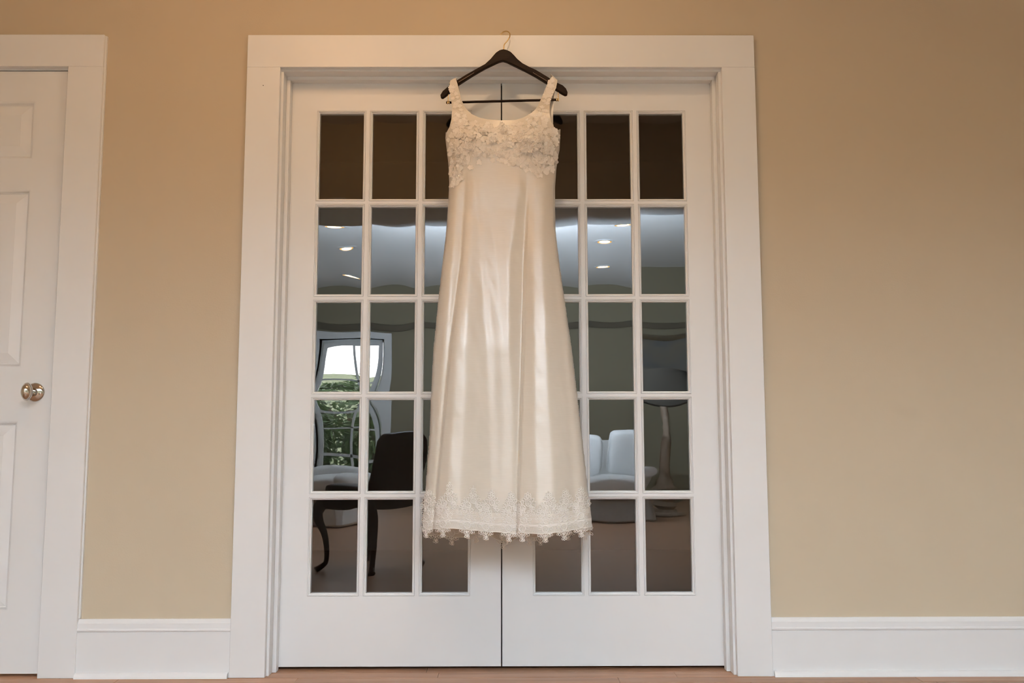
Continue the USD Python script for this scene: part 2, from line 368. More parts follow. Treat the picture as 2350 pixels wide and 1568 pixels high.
# ------------------------------------------------------------------ door_2, door_3: fifteen-pane double doors
GW, GH, BO = .158, .3165, .0095
colx = [-.6575, -.4662, -.2748]; rowz = [.2545+.3462*i for i in range(5)]
def pane_mesh(x0, x1, z0, z1, y0, y1, seed, tx, tz, amp):
    nx, nz = 15, 25
    u, v = np.meshgrid(np.linspace(-1, 1, nx), np.linspace(-1, 1, nz))
    X, Z = x0+(u+1)/2*(x1-x0), z0+(v+1)/2*(z1-z0)
    q = np.stack([u*.9+seed*7.3, v*1.6+seed*3.1, np.full_like(u, seed*1.7)], -1)
    n = meshkit.noise(q, 3)-.5
    W = amp*(-.00005*np.abs(u)**2.5-.00024*u*u*v*v+.00010*np.cos(4.4*v+.6)+.00016*n)+tx*(X-(x0+x1)/2)+tz*(Z-(z0+z1)/2)
    vs, fs = [], []
    for s, yy in ((0, y0), (1, y1)):
        vs.append(np.stack([X, yy+W, Z], -1).reshape(-1, 3))
    i, j = np.meshgrid(np.arange(nz-1), np.arange(nx-1), indexing='ij'); a = (i*nx+j).ravel()
    q = np.stack([a, a+1, a+nx+1, a+nx], 1); N = nx*nz
    fs = [q, (q+N)[:, ::-1]]
    ring = np.r_[np.arange(nx), np.arange(1, nz)*nx+nx-1, (nz-1)*nx+np.arange(nx-2, -1, -1), np.arange(nz-2, 0, -1)*nx]
    r2 = np.roll(ring, -1)
    fs.append(np.stack([r2, ring, ring+N, r2+N], 1))
    q = np.vstack(fs)
    m = TM(np.vstack(vs), np.vstack([q[:, [0, 1, 2]], q[:, [0, 2, 3]]]))
    if m.volume < 0: m.invert()
    return m
prng = random.Random(11)
for di, sgn in ((2, -1), (3, 1)):
    d = thing('door_%d' % di, kind='structure')
    xs = [(x, x+GW) for x in colx] if sgn < 0 else [(-x-GW, -x) for x in reversed(colx)]
    e0, e1 = (-OPEN_X+.012, -.0022) if sgn < 0 else (.0022, OPEN_X-.012)
    z0, z1 = .0105, JT-.004
    hx0, hx1, hz0, hz1 = xs[0][0]-BO, xs[2][1]+BO, rowz[0]-BO, rowz[4]+GH+BO
    Y0, Y1 = DY, DY+.035
    obj('stile', box(e0, hx0, Y0+.0001, Y1, z0, z1), M['white'], d)
    obj('stile', box(hx1, e1, Y0+.0001, Y1, z0, z1), M['white'], d)
    obj('top_rail', box(hx0, hx1, Y0+.0001, Y1, hz1, z1), M['white'], d)
    obj('bottom_rail', box(hx0, hx1, Y0+.0001, Y1, z0, hz0), M['white'], d)
    for k in range(2):
        obj('muntin', box(xs[k][1]+BO, xs[k+1][0]-BO, Y0+.0001, Y1, hz0, hz1), M['white'], d)
    for r in range(4):
        for c in range(3):
            obj('muntin', box(xs[c][0]-BO, xs[c][1]+BO, Y0+.0001, Y1, rowz[r]+GH+BO, rowz[r+1]-BO), M['white'], d)
    for r in range(5):
        for c in range(3):
            a, b, zz = xs[c][0], xs[c][1], rowz[r]
            bead = [(0, Y0+.003), (.0008, Y0+.0028), (.0012, Y0-.0006), (.0035, Y0-.0004), (.0052, Y0+.0016), (.0056, Y0+.0040), (.0066, Y0+.0042), (.0084, Y0+.0056), (BO, Y0+.0085), (BO, Y0+.026), (.0004, Y0+.026)]
            tx, tz = prng.uniform(-.0012, .0012), prng.uniform(-.0010, .0010)
            amp = prng.uniform(1.0, 1.6)
            if sgn > 0 and c == 2 and r == 3: tz, amp = -.014, .35
            pn = obj('pane', pane_mesh(a-.001, b+.001, zz-.001, zz+GH+.001, Y0+.0115, Y0+.0155, r*7+c*3+di, tx, tz, amp), M['glass'], d, smooth=30)
            obj('glazing_bead', rect_sweep(a-BO, b+BO, zz-BO, zz+GH+BO, bead), M['white'], d)

# ------------------------------------------------------------------ hanger
HY = -.052
hg = thing('clothes_hanger', 'dark brown wooden hanger with a brass hook over the white door casing', 'hanger')
up = [(1155, 112), (1163, 113.5), (1172, 118), (1180, 126), (1187, 134), (1199, 144), (1214, 152), (1231, 160), (1256, 175), (1279, 189), (1292, 195), (1299, 202), (1303, 211), (1302, 217)]
lo = [(1297, 218), (1290, 214.5), (1279, 207.5), (1255, 191), (1231, 176), (1205, 162), (1180, 150), (1163, 141.5), (1154, 139)]
ll = [(1146, 141), (1139, 144), (1113, 156.5), (1083, 174), (1052, 194), (1032, 212), (1024, 219), (1016, 224.5)]
lu = [(1011.5, 223), (1010.5, 217), (1016, 208), (1029, 197), (1049, 183), (1070, 170), (1093, 157), (1113, 146), (1126, 134), (1133, 125.5), (1139, 119), (1147, 113.8)]
hp = np.array([at(u, v, HY-.009)[[0, 2]] for u, v in up+lo+ll+lu])
hpoly = Polygon(hp).buffer(.0015).buffer(-.0015)
layers = []
def dense(poly, step=.004):
    l = poly.exterior.length; n = int(l/step)
    return np.array([poly.exterior.interpolate(i/n, normalized=True).coords[0] for i in range(n)])
ring0 = dense(hpoly)
def loft_outline(ring, offs):
    """ring: n x 2 outline; offs: (inset, y). Caps with earcut."""
    nrm = np.roll(ring, -1, 0)-np.roll(ring, 1, 0); nrm = np.stack([-nrm[:, 1], nrm[:, 0]], 1); nrm /= np.linalg.norm(nrm, axis=1, keepdims=True)
    if Polygon(ring+nrm*.0005).area > Polygon(ring).area: nrm = -nrm
    n = len(ring); v = []
    for o, yy in offs:
        r_ = ring+nrm*o
        v.append(np.stack([r_[:, 0], np.full(n, yy), r_[:, 1]], 1))
    i, j = np.meshgrid(np.arange(len(offs)-1), np.arange(n), indexing='ij')
    q = np.stack([i*n+j, i*n+(j+1) % n, (i+1)*n+(j+1) % n, (i+1)*n+j], -1).reshape(-1, 4)
    f = np.vstack([q[:, [0, 1, 2]], q[:, [0, 2, 3]]])
    vv, tri = trimesh.creation.triangulate_polygon(Polygon(ring+nrm*offs[0][0]), engine='earcut')
    caps = []
    for (o, yy), flip in ((offs[0], False), (offs[-1], True)):
        vv, tri = trimesh.creation.triangulate_polygon(Polygon(ring+nrm*o), engine='earcut')
        caps.append(TM(np.stack([vv[:, 0], np.full(len(vv), yy), vv[:, 1]], 1), tri[:, ::-1] if flip else tri))
    m = cat([TM(np.vstack(v), f)]+caps); m.merge_vertices(); m.fix_normals()
    return m
body = loft_outline(ring0, [(.0035, HY-.009), (.001, HY-.0075), (0, HY-.005), (0, HY+.005), (.001, HY+.0075), (.0035, HY+.009)])
obj('hanger_body', body, M['hanger'], hg, smooth=45)
for a, b in (((1088, 167), (1052, 188.5)), ((1223, 166.5), (1256, 186.5))):                 # pale strip laid on as the highlight along each arm
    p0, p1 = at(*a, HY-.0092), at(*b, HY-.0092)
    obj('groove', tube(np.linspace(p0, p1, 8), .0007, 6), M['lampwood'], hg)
b0, b1 = at(1024, 235.5, HY), at(1282, 229, HY)
obj('trouser_bar', tube(np.linspace(b0, b1, 12), .0042, 12), M['hanger'], hg, smooth=50)
for (ua, va, ub, vb) in ((1030.5, 209, 1028.5, 236), (1283.5, 206, 1281, 228)):
    obj('bar_wire', tube(spline([at(ua, va, HY), at(ub, (va+vb)/2, HY-.003), at(ub, vb, HY-.003)], 10), .0013, 8), M['brass'], hg, smooth=50)
for uu, vv in ((1029, 235.5), (1279.5, 229.2)):
    c = at(uu, vv, HY)
    for dx in (-.0028, .0028):
        obj('bar_collar', tube([c+[dx-.0018, 0, 0], c+[dx, 0, 0], c+[dx+.0018, 0, 0]], .0056, 14), M['brass'], hg, smooth=50)
hk = [(1156.2, 114, HY), (1156.4, 108, HY), (1156.8, 104.2, HY), (1158, 101.5, HY), (1162.9, 95.5, HY), (1167.3, 89, HY), (1170, 84, HY+.003), (1170.4, 79, HY+.010), (1168.2, 74.7, HY+.018), (1164.6, 72.3, HY+.025), (1161, 71.7, HY+.030), (1156.6, 72.6, HY+.035), (1152.6, 75.6, HY+.040), (1147.9, 80.5, HY+.043)]
obj('hook', tube(spline([at(*q) for q in hk], 60), .0019, 10), M['brass'], hg, smooth=60)

# ------------------------------------------------------------------ the wedding dress
dr = thing('wedding_dress', 'ivory silk sleeveless wedding gown with lace bodice and lace hem hanging on the doors', 'dress')
YC = -.070
sil_l = [(1023, 305), (1022, 318), (1026, 350), (1029, 378), (1031, 420), (1029.5, 450), (1026.5, 500), (1022, 550), (1016, 600), (1010.5, 650), (1005, 700), (999.5, 760), (995, 800), (990, 900), (986, 1000), (981.5, 1060), (978, 1110), (974, 1170), (971, 1218)]
sil_r = [(1286, 300), (1285.5, 320), (1284, 345), (1280, 365), (1276.5, 390), (1274, 430), (1274, 480), (1275, 530), (1279, 565), (1284, 605), (1290, 650), (1296, 690), (1303.5, 745), (1312, 800), (1320.5, 875), (1329, 950), (1335, 1000), (1341, 1055), (1350, 1140), (1355, 1185), (1358, 1214)]
SL = np.array([at(u, v, YC)[[0, 2]] for u, v in sil_l]); SR = np.array([at(u, v, YC)[[0, 2]] for u, v in sil_r])
XL = lambda z: np.interp(z, SL[::-1, 1], SL[::-1, 0]); XR = lambda z: np.interp(z, SR[::-1, 1], SR[::-1, 0])
zk = [.40, .48, .9, 1.3, 1.55, 1.70, 1.78, 1.86, 1.92, 2.03]
DFR = lambda z: np.interp(z, zk, [.105, .100, .080, .062, .052, .058, .060, .045, .030, .006])
DBK = lambda z: np.interp(z, zk, [.070, .068, .055, .042, .034, .032, .028, .022, .016, .006])
STRAP_T = lambda z: (lambda q: q*q*(3-2*q))(np.clip((z-1.815)/.075, 0, 1))
DST = lambda z: np.interp(z, [1.80, 1.86, 1.92, 1.965, 2.1], [.050, .040, .024, .0138, .0138])
YCZ = lambda z: np.interp(z, [1.80, 1.90, 1.97], [YC, YC, HY])
def path_fn(pts):
    P = np.array([at(u, v, -.14)[[0, 2]] for u, v in pts]); P = P[np.argsort(P[:, 1])]
    return lambda z: np.interp(z, P[:, 1], P[:, 0])
PX = .00146                                                               # metres per photograph pixel at the dress
VS = (420, 600, 800, 950, 1220)                                            # heights at which the folds were measured
def brk(*xs): return path_fn(list(zip(xs, VS)))
EDGES = [  # where each fold's faces start (left to right) and how steeply they come forward
    (None, .50), (brk(1037, 1026, 1016, 1006, 984), .0), (brk(1046, 1038, 1027, 1015, 991), -.50),
    (brk(1069, 1059, 1035, 1021, 997), .42), (brk(1075, 1065, 1047, 1041, 1024), .0), (brk(1086, 1077, 1069, 1067, 1053), -.34),
    (brk(1092, 1104, 1119, 1124, 1133), .05), (brk(1100, 1113, 1131, 1138, 1146), -.24), (brk(1112, 1140, 1152, 1156, 1150), .0), (brk(1192, 1168, 1169, 1177, 1178), -.50),
    (brk(1212, 1205, 1200, 1195, 1187), .34), (brk(1230, 1223, 1226, 1226, 1231), .0), (brk(1248, 1245, 1252, 1259, 1272), -.42),
    (brk(1262, 1270, 1292, 1306, 1322), -.10), (brk(1268, 1278, 1304, 1322, 1344), -.60)]
JUMPS = [(brk(1069, 1059, 1035, 1021, 997), .012), (brk(1212, 1205, 1200, 1195, 1187), .019)]   # overlapping folds
ZT, ZB = at(1150, 385, -.12)[2], .48
def folds(x, z):
    t = np.clip((ZT-z)/(ZT-ZB), 0, 1)
    fade = np.clip((ZT+.02-z)/.10, 0, 1); fade = fade*fade*(3-2*fade)
    y = np.zeros_like(x)
    k = np.clip(.60+.8*t/.45, 0, 1.3)
    w = 2.2*PX
    sp = lambda d: w*np.logaddexp(0, d/w)
    xl, xr = XL(z), XR(z)
    st_ = [xl if fn is None else np.clip(fn(z), xl, xr) for fn, _ in EDGES]+[xr]
    def forward(q):
        f = 0
        for i, (_, m) in enumerate(EDGES):
            if m: f = f+m*(sp(q-st_[i])-sp(q-st_[i+1]))
        for fn, j in JUMPS: f = f+j*np.clip(t/.5, .15, 1)/(1+np.exp(-np.clip((q-fn(z))/.0013, -40, 40)))
        return f
    f0, f1 = forward(xl), forward(xr)
    y = (forward(x)-f0-(f1-f0)*np.clip((x-xl)/(xr-xl), 0, 1))*k
    n = meshkit.fbm(np.stack([x*9, z*2.2, np.zeros_like(x)], -1), 3, 5)-.5
    n2 = meshkit.fbm(np.stack([x*30+z*8, z*12, np.zeros_like(x)], -1), 2, 9)-.5
    n3 = meshkit.fbm(np.stack([x*70+z*20, z*22, np.zeros_like(x)], -1), 2, 4)-.5
    return y*fade+n*.006*fade+n2*.0022*fade+n3*.0008*fade
def y_front(x, z):
    x, z = np.asarray(x, float), np.asarray(z, float)
    a, b = XL(z), XR(z)
    s = np.clip(2*(x-a)/(b-a)-1, -1, 1)
    pw = np.interp(z, [1.2, 1.65], [5.0, 2.6]); e = (1-np.abs(s)**pw)**(1/pw)
    bust = .018*(np.exp(-((x+.085)/.055)**2-((z-1.785)/.055)**2)+np.exp(-((x-.10)/.055)**2-((z-1.785)/.055)**2))
    t = STRAP_T(z)
    return YCZ(z)-((1-t)*DFR(z)*e+t*DST(z))-folds(x, z)*np.clip(e*1.6, 0, 1)-bust
def y_back(x, z):
    x, z = np.asarray(x, float), np.asarray(z, float)
    a, b = XL(z), XR(z)
    s = np.clip(2*(x-a)/(b-a)-1, -1, 1); e = (1-np.abs(s)**2.4)**(1/2.4)
    t = np.clip((1.5-z)/1.0, 0, 1)
    k = STRAP_T(z)
    return YCZ(z)+((1-k)*DBK(z)*e+k*np.interp(z, [1.84, 1.96], [.022, .0128]))+.008*t*np.sin(x*62+1.3)*e
def fill(poly, step, fn, edge=None):
    """Triangulates an outline in xz with points every step metres and bends it onto y = fn(x, z)."""
    edge = edge or step*.7
    n = max(12, int(poly.exterior.length/edge))
    ex = np.array([poly.exterior.interpolate(i/n, normalized=True).coords[0] for i in range(n)])
    ex = np.unique(np.round(np.vstack([ex, np.array(poly.exterior.coords)[:-1]]), 5), axis=0)
    x0, z0, x1, z1 = poly.bounds
    g = np.stack(np.meshgrid(np.arange(x0, x1, step), np.arange(z0, z1, step*1.6)), -1).reshape(-1, 2)
    inner = poly.buffer(-step*.45)
    g = g[shapely.contains_xy(inner, g[:, 0], g[:, 1])]
    P = np.vstack([ex, g]); T = Delaunay(P).simplices
    c = P[T].mean(1); T = T[shapely.contains_xy(poly.buffer(1e-6), c[:, 0], c[:, 1])]
    A = P[T]; cr = (A[:, 1, 0]-A[:, 0, 0])*(A[:, 2, 1]-A[:, 0, 1])-(A[:, 1, 1]-A[:, 0, 1])*(A[:, 2, 0]-A[:, 0, 0])
    T = T[np.abs(cr) > 1e-9]; cr = cr[np.abs(cr) > 1e-9]
    T[cr < 0] = T[cr < 0][:, ::-1]
    V = np.stack([P[:, 0], fn(P[:, 0], P[:, 1]), P[:, 1]], 1)
    return TM(V, T)
def px2(pts, y): return [tuple(at(u, v, y)[[0, 2]]) for u, v in pts]

# outline of the front: strap, neckline, strap, armholes, sides, hem
neck = [(1049, 184), (1053, 203), (1058, 222), (1064, 237), (1072, 251), (1083, 262), (1100, 271), (1118, 275.5), (1150, 278), (1183, 277), (1200, 271), (1217, 261), (1229, 249), (1236, 236), (1244, 215), (1252, 195), (1258, 180), (1263, 171)]
top_r = [(1268, 178), (1279, 188)]
arm_r = [(1277, 196), (1270, 210), (1264.5, 226), (1261.5, 240), (1261, 262), (1263.5, 282), (1270, 294), (1280, 300)]
arm_l = [(1024.5, 304), (1032, 294), (1036.5, 278), (1038, 255), (1036, 235), (1033, 212), (1030, 195)]
top_l = [(1034, 188.5), (1046, 182)]
hem = [(985, 1216), (1000, 1214.5), (1020, 1213), (1040, 1213.5), (1060, 1215), (1085, 1217.5), (1110, 1220), (1130, 1221.5), (1150, 1222.5), (1170, 1224), (1187, 1227), (1190, 1223), (1215, 1225), (1240, 1226), (1265, 1224.5), (1290, 1221), (1315, 1217), (1340, 1212.5)]
upper = px2(neck, -.105)+px2(top_r, HY)+px2(arm_r, -.09)
hemw = []
for u, v in hem:
    yy = -.15
    for _ in range(3):
        q = at(u, v, yy); yy = float(y_front(q[0], q[2]))
    hemw.append(tuple(at(u, v, yy)[[0, 2]]))
outline = upper+[tuple(q) for q in SR]+hemw[::-1]+[tuple(q) for q in SL[::-1]]+px2(arm_l, -.09)+px2(top_l, HY)
front = Polygon(outline).buffer(0)
if front.geom_type != 'Polygon': front = max(front.geoms, key=lambda g: g.area)
SEAM = [(-.5, at(1029, 372, -.1)[2]), (at(1075, 362, -.12)[0], at(1075, 362, -.12)[2]), (at(1110, 364, -.12)[0], at(1110, 366, -.12)[2]), (at(1150, 367, -.12)[0], at(1150, 370, -.12)[2]), (at(1190, 372, -.12)[0], at(1190, 374, -.12)[2]), (at(1230, 370, -.12)[0], at(1230, 372, -.12)[2]), (.5, at(1275, 372, -.1)[2])]
above = Polygon(SEAM+[(.5, 2.4), (-.5, 2.4)])
def pick(g): return g if g.geom_type == 'Polygon' else max(g.geoms, key=lambda q: q.area)
bod, skr = pick(front.intersection(above)), pick(front.difference(above))
obj('bodice', fill(bod, .0042, y_front), M['silk'], dr, smooth=True)
obj('skirt', fill(skr, .0042, y_front), M['silk'], dr, smooth=True)
# back of the gown: lower scoop, straps to the hanger, hem a little longer than the front's
bneck = [(1052, 186), (1056, 215), (1060, 245), (1075, 285), (1100, 300), (1150, 306), (1200, 300), (1228, 285), (1245, 245), (1254, 210), (1262, 178)]
barm_r = [(1272, 214), (1270.5, 232), (1269.5, 256), (1269.5, 282), (1272, 293), (1279, 297)]
barm_l = [(1026, 304), (1034, 294), (1040, 278), (1041, 255), (1038, 220), (1033, 197)]
bh = [(1000, 1226), (1020, 1228), (1040, 1232), (1075, 1233), (1098, 1226), (1125, 1230), (1145, 1241), (1160, 1244), (1174, 1242), (1190, 1232), (1225, 1235), (1255, 1232), (1290, 1222), (1335, 1218)]
bout = px2(bneck, -.045)+px2([(1266, 180), (1277, 190)], HY)+px2(barm_r, -.06)+[tuple(q) for q in SR]+px2(bh, -.005)[::-1]+[tuple(q) for q in SL[::-1]]+px2(barm_l, -.06)+px2([(1036, 190), (1046, 184)], HY)
bpoly = pick(Polygon(bout).buffer(0))
bm = fill(bpoly, .007, y_back); bm.invert()
obj('back_panel', bm, M['silk'], dr, smooth=True)
lin = Polygon([(XL(.50)+.012, .50), (XR(.50)-.012, .50), (XR(.75)-.012, .75), (XL(.75)+.012, .75)])
obj('lining', fill(lin, .009, lambda x, z: y_front(x, z)+.006), M['lining'], dr, smooth=True)
# straps where they turn over the hanger's arms
for uu, vv, uu2, vv2 in ((1030.5, 194, 1048.5, 182.5), (1263.5, 172.5, 1278.5, 188)):
    A, B = at(uu, vv, HY), at(uu2, vv2, HY)
    n = 9; V = []
    for s in np.linspace(0, 1, n):
        c = A+(B-A)*s
        for a in np.linspace(-.25, math.pi+.25, 13):
            V.append(c+[0, -.0135*math.cos(a), .0042*math.sin(a)-.0015])
    F = [(i*13+j, i*13+j+1, (i+1)*13+j+1, (i+1)*13+j) for i in range(n-1) for j in range(12)]
    F = np.array(F); obj('strap_fold', TM(V, np.vstack([F[:, [0, 1, 2]], F[:, [0, 2, 3]]])), M['silk'], dr, smooth=True)

def frame_at(x, z, fn=y_front, e=.003):
    """Point, normal (towards the viewer) and the two tangents of the dress surface."""
    y = float(fn(x, z)); dx = (float(fn(x+e, z))-float(fn(x-e, z)))/(2*e); dz = (float(fn(x, z+e))-float(fn(x, z-e)))/(2*e)
    dx, dz = np.clip([dx, dz], -1.2, 1.2)
    tx = np.array([1, dx, 0]); tx /= np.linalg.norm(tx); tz = np.array([0, dz, 1]); tz -= tx*(tx@tz); tz /= np.linalg.norm(tz)
    return np.array([x, y, z]), np.cross(tx, tz), tx, tz

# organza flowers on the bodice
fr_ = random.Random(21)
def petal(L, W, lift, ruffle, ph, n=5, m=7):
    u, v = np.meshgrid(np.linspace(0, 1, m), np.linspace(-1, 1, n), indexing='ij')
    wd = W*np.sin(np.clip(u*.86+.10, 0, 1)*math.pi)**.6
    X = u*L; Y = v*wd
    Z = lift*u*u*L+.12*W*v*v*u+ruffle*u*u*np.sin(v*4.2+ph+u*3)
    V = np.stack([X, Y, Z], -1).reshape(-1, 3)
    i, j = np.meshgrid(np.arange(m-1), np.arange(n-1), indexing='ij'); a = (i*n+j).ravel()
    q = np.stack([a, a+n, a+n+1, a+1], 1)
    return V, np.vstack([q[:, [0, 1, 2]], q[:, [0, 2, 3]]])
def flower(R, np_, rows=1):
    parts = []
    for r in range(rows):
        for k in range(np_):
            V, F = petal(R*(1-.35*r)*fr_.uniform(.75, 1.2), R*fr_.uniform(.34, .47)*(1-.2*r), fr_.uniform(.0, .12)+.22*r, R*fr_.uniform(.05, .13), fr_.uniform(0, 6))
            a = 2*math.pi*(k+.5*r)/np_+fr_.uniform(-.25, .25); c, s = math.cos(a), math.sin(a)
            V = np.stack([V[:, 0]*c-V[:, 1]*s, V[:, 0]*s+V[:, 1]*c, V[:, 2]+.0015*r], 1)
            parts.append(TM(V, F))
    return cat(parts)
def place(m, x, z, off, spin=0, fn=y_front):
    P, N, tx, tz = frame_at(x, z, fn)
    c, s = math.cos(spin), math.sin(spin)
    v = m.vertices; a, b = v[:, 0]*c-v[:, 1]*s, v[:, 0]*s+v[:, 1]*c
    return TM(P+np.outer(a, tx)+np.outer(b, tz)+np.outer(v[:, 2]+off, N), m.faces)
def threads(R, k):
    out = []
    for i in range(k):
        a = 2*math.pi*i/k+fr_.uniform(-.3, .3); L = R*fr_.uniform(.5, 1.0)
        t = np.linspace(.05, 1, 5); bend = fr_.uniform(-.3, .3)
        out.append(tube(np.stack([L*t*np.cos(a+bend*t), L*t*np.sin(a+bend*t), .003+.004*np.sin(t*2.6)], 1), .00045, 4))
    return cat(out)
big = [(1060, 312, 17, 6, 2), (1075, 335, 16, 5, 2), (1108, 302, 18, 6, 2), (1130, 322, 20, 6, 2), (1155, 300, 17, 6, 2), (1162, 330, 20, 6, 2), (1190, 318, 17, 6, 2), (1214, 338, 27, 7, 2), (1200, 302, 16, 5, 1), (1240, 318, 17, 5, 2), (1250, 345, 18, 6, 2),
       (1200, 372, 20, 6, 1), (1222, 372, 19, 5, 2), (1247, 372, 18, 5, 2), (1232, 392, 14, 5, 1), (1180, 372, 15, 5, 1), (1265, 370, 12, 5, 1), (1150, 352, 16, 5, 2), (1120, 348, 15, 5, 1), (1095, 350, 15, 5, 1), (1052, 350, 15, 6, 2), (1042, 338, 13, 5, 1), (1062, 370, 15, 5, 2), (1042, 372, 13, 5, 1),
       (1048, 395, 14, 6, 2), (1055, 410, 12, 5, 1), (1037, 402, 10, 5, 1), (1080, 384, 10, 5, 1), (1045, 420, 9, 5, 1), (1152, 286, 10, 5, 2), (1072, 285, 12, 5, 2), (1225, 285, 12, 5, 1), (1048, 300, 12, 5, 1), (1262, 330, 13, 5, 1), (1275, 330, 10, 5, 1), (1272, 352, 9, 5, 1), (1085, 315, 14, 5, 2)]
small = [(1040, 200), (1046, 214), (1040, 226), (1052, 232), (1045, 245), (1058, 252), (1047, 262), (1066, 266), (1262, 188), (1266, 198), (1258, 206), (1262, 218), (1252, 222), (1255, 236), (1244, 246), (1254, 256), (1238, 262), (1228, 268), (1246, 274), (1212, 276), (1092, 280), (1058, 278), (1120, 284), (1178, 286), (1195, 284), (1035, 330), (1030, 355), (1034, 388), (1281, 312), (1278, 372), (1108, 322), (1140, 340), (1175, 350), (1100, 372), (1130, 368), (1160, 372), (1034, 426), (1240, 402), (1252, 390)]
LACE = Polygon([(1040, 290), (1052, 262), (1075, 272), (1110, 285), (1150, 289), (1190, 287), (1225, 267), (1252, 252), (1258, 285), (1278, 308), (1279, 368), (1270, 390), (1240, 404), (1205, 392), (1180, 376), (1150, 366), (1110, 360), (1078, 362), (1064, 378), (1060, 420), (1038, 428), (1033, 380), (1027, 320)])
spots = list(big)
vv = 266
while vv < 428:
    uu = 1026+(7 if (vv//11) % 2 else 0)
    while uu < 1284:
        a_, b_ = uu+fr_.uniform(-4, 4), vv+fr_.uniform(-4, 4)
        if LACE.contains(Point(a_, b_)): spots.append((a_, b_, fr_.uniform(6, 11), fr_.choice((5, 6, 7)), 1))
        uu += 12.5
    vv += 11
def flat(m, k): m.vertices[:, 2] *= k; return m
for i, (u, v, r, n_, rw) in enumerate(spots):
    q = at(u, v, -.12); q = at(u, v, float(y_front(q[0], q[2])))
    if not front.buffer(.004).contains(Point(q[0], q[2])): continue
    top = i < len(big)
    o = obj('applique_flower', place(flat(flower(r*PX*(.74 if top else 1.0), n_, rw), .75 if top else .45), q[0], q[2], .0024 if top else fr_.uniform(.0004, .002), fr_.uniform(0, 6)), M['organza' if fr_.random() < .5 else 'organza2'], dr, smooth=True)
    if top and r >= 13: obj('stamen_threads', place(threads(r*PX*(1.25 if r > 24 else .85), 22 if r > 24 else 11), q[0], q[2], .003, 0), M['lace'], o, smooth=True)
for u, v in small+[(1036, 208), (1034, 200), (1050, 222), (1046, 238), (1054, 243), (1061, 259), (1052, 268), (1066, 276), (1268, 184), (1262, 196), (1264, 210), (1256, 214), (1259, 229), (1248, 232), (1248, 254), (1238, 252), (1233, 274), (1220, 264)]:
    q = at(u, v, -.10); q = at(u, v, float(y_front(q[0], q[2])))
    obj('applique_flower', place(flat(flower(fr_.uniform(5.5, 7.5)*PX, 5, 1), .3), q[0], q[2], fr_.uniform(.0005, .0015), fr_.uniform(0, 6)), M['organza2' if fr_.random() < .6 else 'organza'], dr, smooth=True)
for u, v in ((1075, 278), (1093, 309), (1086, 322), (1043, 335), (1042, 345), (1042, 366), (1047, 385), (1052, 404), (1224, 272), (1164, 306), (1225, 342), (1220, 350), (1266, 317), (1263, 313), (1255, 371), (1230, 379), (1240, 384), (1236, 400), (1210, 324), (1055, 407), (1218, 289)):
    q = at(u, v, -.12); q = at(u, v, float(y_front(q[0], q[2])-.008))
    b = trimesh.creation.icosphere(2, .0025); obj('bead', move(b, q), M['bead'], dr, smooth=True)

# lace border along the hem
_H = np.array(sorted(hemw)); _BH = np.array(px2(bh, -.005))
def hem_z(x): return np.interp(x, _H[:, 0], _H[:, 1])
def bhem_z(x): return np.interp(x, _BH[:, 0], _BH[:, 1])
def wrap(pts, off=.0016, back=False):
    """(x, height above hem) -> points just in front of the cloth; below the hem the lace hangs straight down."""
    P = np.asarray(pts, float); x = P[:, 0]
    base = bhem_z(x) if back else hem_z(x)
    z = base+P[:, 1]; zz = np.maximum(z, base+.001)
    return np.stack([x, (y_back if back else y_front)(x, zz)-off, z], 1)
def loop(cx, cv, L, W, ang, r=.00100, n=12, back=False):
    a = np.linspace(0, 2*math.pi, n, endpoint=False)
    px_ = L*(.5-.5*np.cos(a)); py = W*.5*np.sin(a)*(1-.25*np.cos(a))
    c, s = math.cos(ang), math.sin(ang)
    return tube(wrap(list(zip(cx+px_*c-py*s, cv+px_*s+py*c)), .0018, back), r, 5, closed=True)
def ring(cx, cv, R, r=.001, n=18, back=False):
    a = np.linspace(0, 2*math.pi, n, endpoint=False)
    return tube(wrap(list(zip(cx+R*np.cos(a), cv+R*np.sin(a))), .002, back), r, 5, closed=True)
def rosette(cx, cv, R, back=False):
    ms = [ring(cx, cv, R, .0014, back=back), ring(cx, cv, R*.26, .0008, 8, back)]
    for k in range(6):
        a = 2*math.pi*k/6+.3
        ms.append(loop(cx+R*.22*math.cos(a), cv+R*.22*math.sin(a), R*.66, R*.52, a, .0007, 10, back))
    return cat(ms)
